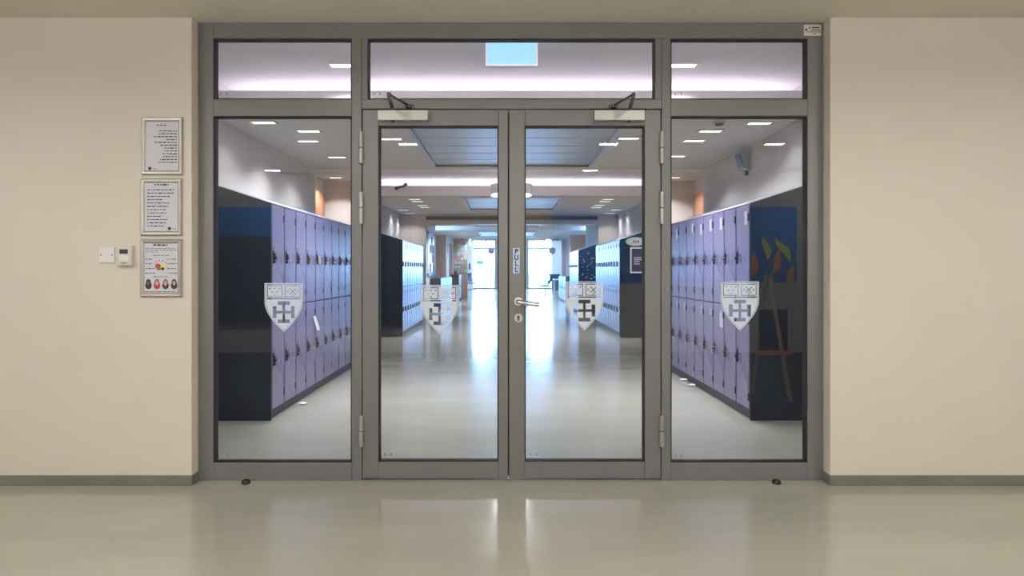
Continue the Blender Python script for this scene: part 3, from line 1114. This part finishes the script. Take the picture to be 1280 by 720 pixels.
# scattered pale blue marks on end panel of third bank
bm = bmesh.new()
rr = random.Random(21)
for k in range(26):
    xx, zz = -LD + 0.05 + rr.random() * 0.42, 0.95 + rr.random() * 0.75
    box(bm, xx, xx + rr.uniform(0.01, 0.05), LW + 0.0135, LW + 0.0155, zz, zz + rr.uniform(0.01, 0.04))
o = obj('mark_scatter', bm, M['mirror_blue'], RB3[0])
o['kind'] = 'stuff'

# ------------------------------------------------------------------ ceiling rafts
def raft(x0, x1, y0, y1, n, label):
    t = thing('ceiling_raft', label, 'ceiling panel', ((x0 + x1) / 2, y0, LOW))
    hw = (x1 - x0) / 2
    d = (y1 - y0) / n
    me = None
    for i in range(n):
        if me is None:
            bm = B(-hw + 0.035, hw - 0.035, 0.006, d - 0.006, -0.016, 0.0, bevel=0.004)
            o = obj('tile', bm, M['tile'], t)
            me = o.data
        else:
            o = link('tile', me, None, t)
        o.location = (0, 0.03 + i * d, 0)
        if i:
            obj('joint', B(-hw + 0.03, hw - 0.03, 0.03 + i * d - 0.005, 0.03 + i * d + 0.005, -0.019, 0.0), M['tile_edge'], t)
    for s in (-1, 1):
        obj('raft_rim', B(s * hw - 0.02, s * hw + 0.02, 0, y1 - y0 + 0.06, -0.035, 0.0, bevel=0.003), M['tile_edge'], t)
    obj('raft_rim', B(-hw + 0.02, hw - 0.02, -0.01, 0.025, -0.035, 0, bevel=0.003), M['tile_edge'], t)
    obj('raft_rim', B(-hw + 0.02, hw - 0.02, y1 - y0 + 0.035, y1 - y0 + 0.07, -0.035, 0, bevel=0.003), M['dark_metal'], t)


raft(-0.87, 1.05, 5.76, 8.36, 6, 'blue grey metal tiled ceiling raft over the near corridor')
raft(-0.74, 1.03, 12.2, 14.35, 5, 'blue grey metal tiled ceiling raft over the second lockers')
raft(-0.9, 1.0, 16.5, 19.9, 8, 'blue grey metal tiled ceiling raft past the bulkhead')
raft(-0.9, 1.0, 23.0, 26.4, 8, 'blue grey metal tiled ceiling raft before the far foyer')

# ------------------------------------------------------------------ lamps
lamp_proto = {}


def recessed_lamp(x, y, z, label, power, color, glow='lamp_glow', group='recessed corridor lamps'):
    t = thing('ceiling_lamp', label, 'lamp', (x, y, z), group=group)
    if glow not in lamp_proto:
        bm = bmesh.new()
        W, H = 0.112, 0.058
        box(bm, -W, W, -H, -H + 0.014, -0.012, 0.0)
        box(bm, -W, W, H - 0.014, H, -0.012, 0.0)
        box(bm, -W, -W + 0.014, -H + 0.014, H - 0.014, -0.012, 0.0)
        box(bm, W - 0.014, W, -H + 0.014, H - 0.014, -0.012, 0.0)
        a = obj('lamp_rim', bm, M['white'], t)
        b = obj('diffuser', B(-W + 0.014, W - 0.014, -H + 0.014, H - 0.014, -0.006, 0.0), M[glow], t)
        lamp_proto[glow] = (a.data, b.data)
    else:
        a, b = lamp_proto[glow]
        link('lamp_rim', a, None, t)
        link('diffuser', b, None, t)
    area('lamp_light', (0, 0, -0.016), (0, 0, 0), 0.20, 0.09, power, color, t, spread=2.9 if glow == 'lamp_warm' else 2.1)
    return t


P = CORRIDOR_LAMP_W
near = [(-2.12, 6.0, 'nearest to the left wall'), (-1.83, 6.37, 'over the left lockers near the screen, front of a pair'), (-1.98, 6.87, 'over the left lockers near the screen, rear of a pair'), (-1.93, 7.85, 'over the left lockers, last before the side bay'),
        (2.25, 6.03, 'nearest to the right wall'), (1.92, 6.37, 'over the right lockers near the screen, front of a pair'), (1.90, 6.85, 'over the right lockers near the screen, rear of a pair'), (1.95, 7.78, 'over the right lockers, last before the side bay'),
        (-1.12, 6.75, 'left of the near raft'), (1.22, 6.72, 'right of the near raft')]
for x, y, w in near:
    recessed_lamp(x, y, LOW, 'white recessed ceiling lamp ' + w, P * (0.15 if y < 6.1 else 0.75 if abs(x) > 1.5 else 1.5), COOL)
for s, w in ((-1.27, 'left'), (1.40, 'right')):
    recessed_lamp(s, 5.36, HIGH, 'white recessed ceiling lamp behind the transom on the %s' % w, P * 0.9, COOL)
for s, w in ((-1, 'left'), (1, 'right')):
    recessed_lamp(s * 2.95, 11.9, HIGH, 'white recessed ceiling lamp in the %s side bay' % w, P * 1.0, COOL)
    for y, ww in ((12.55, 'first'), (12.95, 'second'), (13.75, 'third'), (14.2, 'fourth')):
        recessed_lamp(-1.66 if s < 0 else 1.9, y, LOW, '%s recessed ceiling lamp over the %s second lockers' % (ww, w), P * 0.7, COOL)
    for y, ww in ((14.8, 'front'), (15.7, 'rear')):
        recessed_lamp(-2.2 if s < 0 else 2.42, y, LOW, '%s recessed wall-side lamp over the %s second lockers' % (ww, w), P * 0.3, COOL)
    for y, ww in ((19.1, 'front'), (19.8, 'rear')):
        recessed_lamp(-1.5 if s < 0 else 1.85, y, LOW, '%s recessed ceiling lamp on the %s past the bulkhead' % (ww, w), P * 2.2, DAY)
    for y, ww in ((24.0, 'front'), (25.5, 'middle'), (29.0, 'rear')):
        recessed_lamp(-1.5 if s < 0 else 1.85, y, LOW, '%s recessed ceiling lamp on the %s before the foyer' % (ww, w), P * 2.4, DAY)
# lobby lamps (seen only mirrored in the glass)
k = 0
for y, wy, xs in ((2.1, 'front row', (-3.3, -1.15, 1.15, 3.2)), (0.25, 'middle row', (-3.6, -1.12, 1.2, 3.12)), (-1.85, 'back row', (-3.4, 0.04, 1.25, 4.6))):
    for x, wx in zip(xs, ('left end', 'second from the left', 'second from the right', 'right end')):
        recessed_lamp(x, y, CEIL, 'warm recessed lobby lamp, %s, %s' % (wy, wx), FRONT_LAMP_W, WARM, 'lamp_warm', 'recessed lobby lamps')
# unseen uplights added on the lobby back wall to lift ceiling and upper walls
for x, w in ((-4.6, 'left'), (0.0, 'middle'), (4.6, 'right')):
    t = thing('fill_uplight', 'unseen half round uplight added on the lobby back wall to brighten the ceiling, %s' % w, 'lamp', (x, -2.1, 2.0), group='added fill uplights on the lobby back wall')
    bm = bmesh.new()
    pts = [(0.1 * math.cos(PI + a * PI / 12), 0.12 * math.sin(PI + a * PI / 12)) for a in range(13)]
    prism(bm, pts, 0.0, 0.11)
    obj('housing', bm, M['white'], t)
    area('uplight', (0, 0.06, 0.01), (PI * 0.83, 0, 0), 0.17, 0.09, FILL_UPLIGHT_W, WARM, t)
# drum pendant behind the meeting stiles
t = thing('drum_pendant', 'round white drum pendant lamp hanging in the corridor recess', 'lamp', (0.10, 10.5, HIGH))
R = 26 / FPX * 10.5
zb_, zt_ = at(0, 245, 10.5)[1] - HIGH, at(0, 231, 10.5)[1] - HIGH
bm = bmesh.new()
cyl(bm, (0, 0, zb_ + 0.02), (0, 0, zt_), R, n=48, bevel=0.004)
obj('drum_shade', bm, M['white'], t)
bm = bmesh.new()
cyl(bm, (0, 0, zb_), (0, 0, zb_ + 0.021), R * 0.97, n=48)
obj('diffuser', bm, M['lamp_glow'], t)
area('pendant_light', (0, 0, zb_ - 0.01), (0, 0, 0), R * 1.4, R * 1.4, 14, COOL, t)
area('pendant_uplight', (0, 0, zt_ + 0.01), (PI, 0, 0), R * 1.4, R * 1.4, 8, COOL, t)
bm = bmesh.new()
cyl(bm, (0, 0, zt_ - 0.01), (0, 0, 0), 0.012)
cyl(bm, (0, 0, -0.03), (0, 0, 0), 0.06)
obj('stem', bm, M['white'], t)
# hanging sign seen through the wide transom
ys = 4.75
sx0, sz1 = at(607, 40, ys)
sx1, sz0 = at(672, 83.5, ys)
t = thing('hanging_sign', 'pale blue lit blank sign box hanging behind the wide transom', 'sign', ((sx0 + sx1) / 2, ys, sz0))
hw, hh = (sx1 - sx0) / 2, sz1 - sz0
obj('sign_face', B(-hw + 0.012, hw - 0.012, -0.012, 0.012, 0.014, hh - 0.014), M['sign_glow'], t)
obj('sign_side', B(-hw, -hw + 0.012, -0.018, 0.018, 0, hh), M['white'], t)
obj('sign_side', B(hw - 0.012, hw, -0.018, 0.018, 0, hh), M['white'], t)
obj('sign_side', B(-hw + 0.012, hw - 0.012, -0.018, 0.018, 0, 0.014), M['white'], t)
obj('sign_side', B(-hw + 0.012, hw - 0.012, -0.018, 0.018, hh - 0.014, hh), M['silver'], t)
obj('hanger', B(-0.1, 0.1, -0.01, 0.01, hh, HIGH - sz0), M['white'], t)

# ------------------------------------------------------------------ small corridor fittings
# wall unit high on the right wall
t = thing('wall_speaker', 'grey blue wedge speaker high on the right corridor wall', 'speaker', (XR, 7.25, 2.27))
bm = prism(bmesh.new(), [(0, 0.02), (-0.06, 0.05), (-0.11, 0.20), (-0.08, 0.23), (0, 0.23)], -0.09, 0.09)
obj('housing', bm, material('grey_blue_plastic', (0.22, 0.27, 0.31), 0.4, noise=0.05), t)
bm = bmesh.new()
bar(bm, (-0.065, 0, 0.065), (-0.110, 0, 0.19), 0.14, 0.006, up=(-1, 0, 0.4))
obj('speaker_grille', bm, M['dark_metal'], t)
obj('bracket', B(-0.03, 0, -0.03, 0.03, -0.02, 0.05), M['dark_metal'], t)
# smoke detector
bm = bmesh.new()
cyl(bm, (0, 0, -0.02), (0, 0, 0), 0.05, 0.055, n=24, bevel=0.003)
t = thing('smoke_detector', 'round grey smoke detector on the near corridor ceiling', 'detector', (1.88, 5.98, LOW))
obj('base', bm, M['silver'], t)
bm = bmesh.new()
cyl(bm, (0, 0, -0.042), (0, 0, -0.02), 0.03, 0.04, n=20, bevel=0.004)
obj('sensor', bm, M['dark_metal'], t)
# dark twin spot on the cove lip
x, z = at(502, 233, 11.95)
t = thing('twin_spotlight', 'dark twin spotlight fixed to the cove edge on the left', 'spotlight', (x, 12.02, z))
obj('bracket', B(-0.03, 0.03, -0.05, 0.0, -0.02, 0.02), M['dark_metal'], t)
for s in (-1, 1):
    bm = bmesh.new()
    cyl(bm, (s * 0.02, -0.05, 0.0), (s * 0.085, -0.15, 0.035 * s - 0.01), 0.022, 0.034, n=16)
    obj('lamp_head', bm, M['dark_metal'], t)

# ------------------------------------------------------------------ far corridor furniture
# tall pinboard
t = thing('pinboard', 'tall pinboard with dark ends on the white wall past the bulkhead', 'pinboard', (-2.21, 20.3, 0))
zA, zB = 1.15, 2.28
obj('board', B(0, 0.02, -0.85, 0.85, zA, zB), M['paper'], t)
obj('board_rail', B(0, 0.035, -0.88, 0.88, zA - 0.07, zA), material('teal_rail', (0.03, 0.10, 0.13), 0.5, noise=0.1), t)
obj('board_rail', B(0, 0.035, -0.88, 0.88, zB, zB + 0.07), M['navy'], t)
rr = random.Random(5)
cols = [M['mobile'], M['charcoal'], M['white'], M['red'], M['pink'], M['mirror_blue'], M['chairblue']]
for i in range(4):
    for j in range(4):
        obj('pinned_sheet', B(0.02, 0.024, -0.8 + i * 0.4, -0.46 + i * 0.4, zA + 0.05 + j * 0.27, zA + 0.27 + j * 0.27), cols[rr.randrange(len(cols))], t)


def low_cabinet(x, y, ln, h, d, side, label, nd, group):
    """front at x, runs from y along +y; side -1: left wall"""
    t = thing('low_cabinet', label, 'cabinet', (x, y, 0), group=group)
    s = side
    a, b = (s * d, s * 0.02) if s < 0 else (0.02, d)
    obj('body', B(a, b, 0, ln, 0.06, h, bevel=0.004), M['navy'], t)
    obj('plinth', B(min(s * d, s * 0.05), max(s * d, s * 0.05), 0.01, ln, 0, 0.06), M['plinth'], t)
    for i in range(nd):
        q = ln / nd
        f0, f1 = (-0.02, 0.0) if s < 0 else (0.0, 0.02)
        o = obj('door', B(f0, f1, i * q + 0.012, (i + 1) * q - 0.012, 0.08, h - 0.02, bevel=0.003), M['cabinet_white'], t)
        o2 = obj('latch', B(f0 - 0.008, f1 + 0.008, i * q + 0.05, i * q + 0.09, h * 0.5, h * 0.5 + 0.08), M['black'], o)
    return t


low_cabinet(-1.87, 20.1, 2.0, 1.0, 0.32, -1, 'low pale fronted cabinet with dark end under the pinboard, nearer', 6, 'low cabinets along the left wall')
low_cabinet(-1.87, 22.15, 2.0, 1.0, 0.32, -1, 'low pale fronted cabinet under the pinboard, further', 6, 'low cabinets along the left wall')
low_cabinet(-1.84, 27.6, 1.6, 1.06, 0.36, -1, 'low pale cabinet with dark end before the terracotta wall', 3, 'low cabinets along the left wall')
low_cabinet(2.30, 25.95, 1.55, 0.98, 0.29, 1, 'low pale cabinet along the pink wall on the right, nearer', 3, 'low cabinets along the right wall')
low_cabinet(2.30, 27.6, 1.55, 0.98, 0.29, 1, 'low pale cabinet along the pink wall on the right, further', 3, 'low cabinets along the right wall')
t = thing('foyer_cupboard', 'dark blue cupboard before the white column in the far foyer', 'cupboard', (at(695, 0, 41)[0], 41.0, 0))
obj('body', B(-0.24, 0.24, 0, 0.45, 0.05, 0.98, bevel=0.005), M['chairblue'], t)
obj('plinth', B(-0.22, 0.22, 0.02, 0.43, 0, 0.05), M['plinth'], t)
for k in (-1, 1):
    o = obj('door', B(min(0.005 * k, 0.23 * k), max(0.005 * k, 0.23 * k), -0.018, 0.0, 0.08, 0.96), M['chairblue'], t)
    obj('handle', B(0.03 * k - 0.008, 0.03 * k + 0.008, -0.035, -0.016, 0.5, 0.62), M['steel'], o)
# coloured displays on the terracotta wall
t = thing('wall_display', 'coloured paper display on the terracotta wall', 'display', (at(576, 0, 29.3)[0], 29.295, 0))
rr = random.Random(8)
cols = [M['green'], M['palegreen'], M['mobile'], M['white'], M['pink'], M['mirror_blue'], M['lime']]
for i in range(4):
    for j in range(8):
        x0 = -0.28 + i * 0.145
        z0 = 0.95 + j * 0.18
        if rr.random() < 0.75:
            obj('paper_piece', B(x0, x0 + rr.uniform(0.07, 0.13), -0.012, 0.0, z0, z0 + rr.uniform(0.06, 0.15)), cols[rr.randrange(len(cols))], t)
t = thing('column_poster', 'small dark blue notice on the white column', 'poster', (at(587, 0, 43)[0], 42.999, 1.45))
obj('sheet', B(-0.06, 0.06, -0.01, 0, -0.2, 0.2), M['chairblue'], t)
obj('rim', B(-0.07, 0.07, -0.006, 0, -0.22, 0.22), M['white'], t)


# chairs
def office_chair(x, y, rz, label):
    t = thing('office_chair', label, 'chair', (x, y, 0), rz)
    bm = B(-0.23, 0.23, -0.22, 0.22, 0.43, 0.50, bevel=0.03, seg=2)
    obj('seat', bm, M['chairblue'], t)
    bm = bmesh.new()
    n = 8
    for i in range(n):
        a0, a1 = i / n, (i + 1) / n
        def pt(q):
            return Vector((0, 0.20 + 0.10 * math.sin(q * PI) - 0.04 + 0.10 * q, 0.58 + 0.46 * q))
        wd = 0.40 - 0.10 * abs(a0 - 0.45)
        bar(bm, pt(a0), pt(a1) + Vector((0, 0, 0.004)), wd, 0.04, up=(0, -1, 0.2))
    obj('backrest', bm, M['chairblue'], t)
    bm = bmesh.new()
    bar(bm, (0, 0.10, 0.44), (0, 0.27, 0.70), 0.05, 0.015, up=(0, -1, 0.4))
    obj('back_strut', bm, M['black'], t)
    bm = bmesh.new()
    cyl(bm, (0, 0, 0.08), (0, 0, 0.44), 0.025)
    obj('pillar', bm, M['steel'], t)
    for k in range(5):
        a = k * 2 * PI / 5 + 0.3
        bm = bmesh.new()
        bar(bm, (0, 0, 0.10), (0.28 * math.cos(a), 0.28 * math.sin(a), 0.07), 0.04, 0.03)
        l = obj('leg', bm, M['black'], t)
        bm = bmesh.new()
        c = Vector((0.28 * math.cos(a), 0.28 * math.sin(a), 0.03))
        cyl(bm, c + Vector((-0.012, 0, 0)), c + Vector((0.012, 0, 0)), 0.03)
        obj('caster', bm, M['black'], l)
    for s in (-1, 1):
        bm = bmesh.new()
        bar(bm, (s * 0.26, 0.05, 0.45), (s * 0.26, 0.08, 0.68), 0.03, 0.03, up=(1, 0, 0))
        bar(bm, (s * 0.26, -0.12, 0.69), (s * 0.26, 0.14, 0.69), 0.05, 0.03)
        obj('armrest', bm, M['black'], t)


office_chair(at(683, 0, 34)[0] - 0.12, 33.1, -1.9, 'dark office chair with curved back at the right desk in the far foyer')
office_chair(at(589, 0, 39.5)[0], 39.5, 0.6, 'dark blue office chair by the left end window in the far foyer')
t = thing('desk', 'dark fronted desk with white top in the far foyer on the right', 'desk', (3.05, 35.2, 0))
obj('desk_top', B(-0.55, 0.6, -0.4, 0.6, 0.72, 0.76, bevel=0.005), M['cabinet_white'], t)
obj('side_panel', B(0.0, 0.04, -0.38, 0.58, 0, 0.72), M['navy'], t)
obj('front_panel', B(0.04, 0.58, -0.38, -0.34, 0, 0.72), M['navy'], t)
obj('leg', B(-0.52, -0.48, -0.38, -0.34, 0, 0.72), M['silver'], t)
obj('leg', B(-0.52, -0.48, 0.54, 0.58, 0, 0.72), M['silver'], t)


# hangings of the far foyer
def mobile(x, y, z, R, label):
    ztop = LOW if y < 31 else FH
    t = thing('paper_mobile', label, 'mobile', (x, y, ztop))
    bm = bmesh.new()
    pts = [(R * math.cos(PI / 2 + a * PI / 3), R * math.sin(PI / 2 + a * PI / 3) + z - ztop) for a in range(6)]
    prism(bm, pts, -0.05, 0.05)
    o = obj('hexagon', bm, M['mobile'], t)
    pts = [(R * 0.55 * math.cos(PI / 2 + a * PI / 3), R * 0.55 * math.sin(PI / 2 + a * PI / 3) + z - ztop) for a in range(6)]
    obj('inner_hexagon', prism(bmesh.new(), pts, -0.06, -0.05), M['pink'], o)
    bm = bmesh.new()
    cyl(bm, (0, 0, z + R - ztop), (0, 0, 0), 0.006, n=6)
    obj('string', bm, M['silver'], t)


x, z = at(614, 313.5, 30.2)
mobile(x, 30.2, z, 0.155, 'lavender hexagon mobile hanging before the end window, left one')
x, z = at(690.5, 313.5, 30.2)
mobile(x, 30.2, z, 0.165, 'lavender hexagon mobile hanging before the white column, right one')


def garland(px0, px1, py1, Y, label, seed):
    rr = random.Random(seed)
    x0, x1 = at(px0, 0, Y)[0], at(px1, 0, Y)[0]
    z1 = at(0, py1, Y)[1]
    t = thing('hanging_garland', label, 'garland', ((x0 + x1) / 2, Y, LOW), group='paper garlands in the far foyer')
    n = max(3, int((x1 - x0) / 0.13))
    for i in range(n):
        x = (i + 0.5) * (x1 - x0) / n - (x1 - x0) / 2
        ln = (LOW - z1) * rr.uniform(0.45, 1.0)
        bm = bmesh.new()
        box(bm, x - 0.004, x + 0.004, -0.003, 0.003, -ln, 0)
        k = 0.06
        while k < ln:
            s = rr.uniform(0.04, 0.06)
            dx = rr.choice((-1, 1)) * 0.035
            prism(bm, [(x, -k), (x + dx, -k - s * 0.5), (x + dx * 1.3, -k - s * 1.4), (x, -k - s)], -0.006, 0.006)
            k += 0.09
        o = obj('leaf_strand', bm, M['palegreen'] if rr.random() < 0.7 else M['pink'], t)
        obj('clip', B(x - 0.045, x + 0.045, -0.02, 0.02, -0.045, 0.0), M['charcoal'], o)


garland(575, 590, 325, 29.0, 'leafy paper garland before the terracotta wall', 1)
garland(605, 619, 301, 29.8, 'short leafy paper garland left of the door middle', 2)
garland(682, 699, 303, 29.0, 'leafy paper garland before the white column', 3)
# little potted plant on the low cabinet
t = thing('potted_plant', 'small leafy plant on the low cabinet far left', 'plant', (-2.0, 27.75, 1.06))
bm = bmesh.new()
cyl(bm, (0, 0, 0), (0, 0, 0.12), 0.05, 0.065)
obj('pot', bm, M['charcoal'], t)
for k in range(7):
    a = k * 0.9
    bm = bmesh.new()
    bar(bm, (0, 0, 0.11), (0.08 * math.cos(a), 0.08 * math.sin(a), 0.24 + 0.03 * (k % 3)), 0.035, 0.004, up=(math.cos(a), math.sin(a), 0.8))
    obj('leaf', bm, M['green'], t)

# unseen battens added under the high ceiling, standing in for daylight in the foyer
for i, y in enumerate((34.0, 37.5, 41.0)):
    t = thing('fill_batten', '%s unseen batten added under the far foyer ceiling in place of daylight' % ORD[i], 'lamp', (0.5, y, FH - 0.004), group='added daylight battens in the far foyer')
    obj('housing', B(-2.4, 2.4, -0.06, 0.06, -0.06, 0), M['white'], t)
    obj('diffuser', B(-2.38, 2.38, -0.05, 0.05, -0.075, -0.06), M['lamp_glow'], t)
    area('batten_daylight_fill', (0, 0, -0.08), (0, 0, 0), 4.7, 0.1, 420, (0.45, 0.70, 1.0), t)

# ------------------------------------------------------------------ lobby side, seen mirrored in the glass
yb = -2.11
t = thing('mural_board', 'blue pinboard with paper leaves on the lobby back wall', 'pinboard', (2.9, yb, 0))
obj('board', B(-2.2, 1.48, 0.0, 0.02, 1.06, 2.19), M['blue'], t)
for (x, z, s, a, m) in ((3.92, 1.57, .36, .1, 'lime'), (4.18, 1.55, .42, .5, 'lime'), (3.74, 1.33, .38, -.2, 'orange'), (4.08, 1.36, .40, -.35, 'orange'), (4.28, 1.16, .32, -.5, 'orange')):
    pts = []
    for k in range(14):
        q = k / 13
        pts.append((0.05 * math.sin(q * PI) + 0.03 * math.sin(q * 5), s * (q - 0.5)))
    for k in range(12, 0, -1):
        q = k / 13
        pts.append((-0.06 * math.sin(q * PI) + 0.03 * math.sin(q * 5), s * (q - 0.5)))
    pts = [(p[0] * math.cos(a) - p[1] * math.sin(a) + x - 2.9, p[0] * math.sin(a) + p[1] * math.cos(a) + z) for p in pts]
    obj('paper_leaf', prism(bmesh.new(), pts, 0.02, 0.03), M[m], t)
t = thing('dark_noticeboard', 'dark noticeboard with blue header on the lobby back wall', 'noticeboard', (-3.0, yb, 0))
obj('header', B(-2.2, 1.6, 0.0, 0.02, 1.75, 2.19), M['blue'], t)
obj('board', B(-2.2, 1.6, 0.0, 0.02, 0.45, 1.75), M['charcoal'], t)
obj('ledge', B(-2.2, 1.6, 0.0, 0.06, 0.40, 0.45), M['brown'], t)
t = thing('easel', 'pine studio easel with a dark canvas in the lobby', 'easel', (2.66, 1.28, 0))
for n, p0, p1 in (('leg', (-0.16, -0.02, 0.0), (-0.02, 0, 1.2)), ('leg', (0.2, -0.02, 0.0), (0.02, 0, 1.2)), ('leg', (0.03, 0.45, 0.0), (0.0, 0.02, 1.15))):
    bm = bmesh.new()
    bar(bm, p0, p1, 0.03, 0.025, up=(0, 1, 0), bevel=0.003)
    obj(n, bm, M['pine'], t)
obj('tray', B(-0.14, 0.2, -0.02, 0.10, 0.40, 0.44, bevel=0.004), M['orange'], t)
obj('canvas', B(-0.11, 0.17, 0.02, 0.045, 0.44, 0.85), M['charcoal'], t)
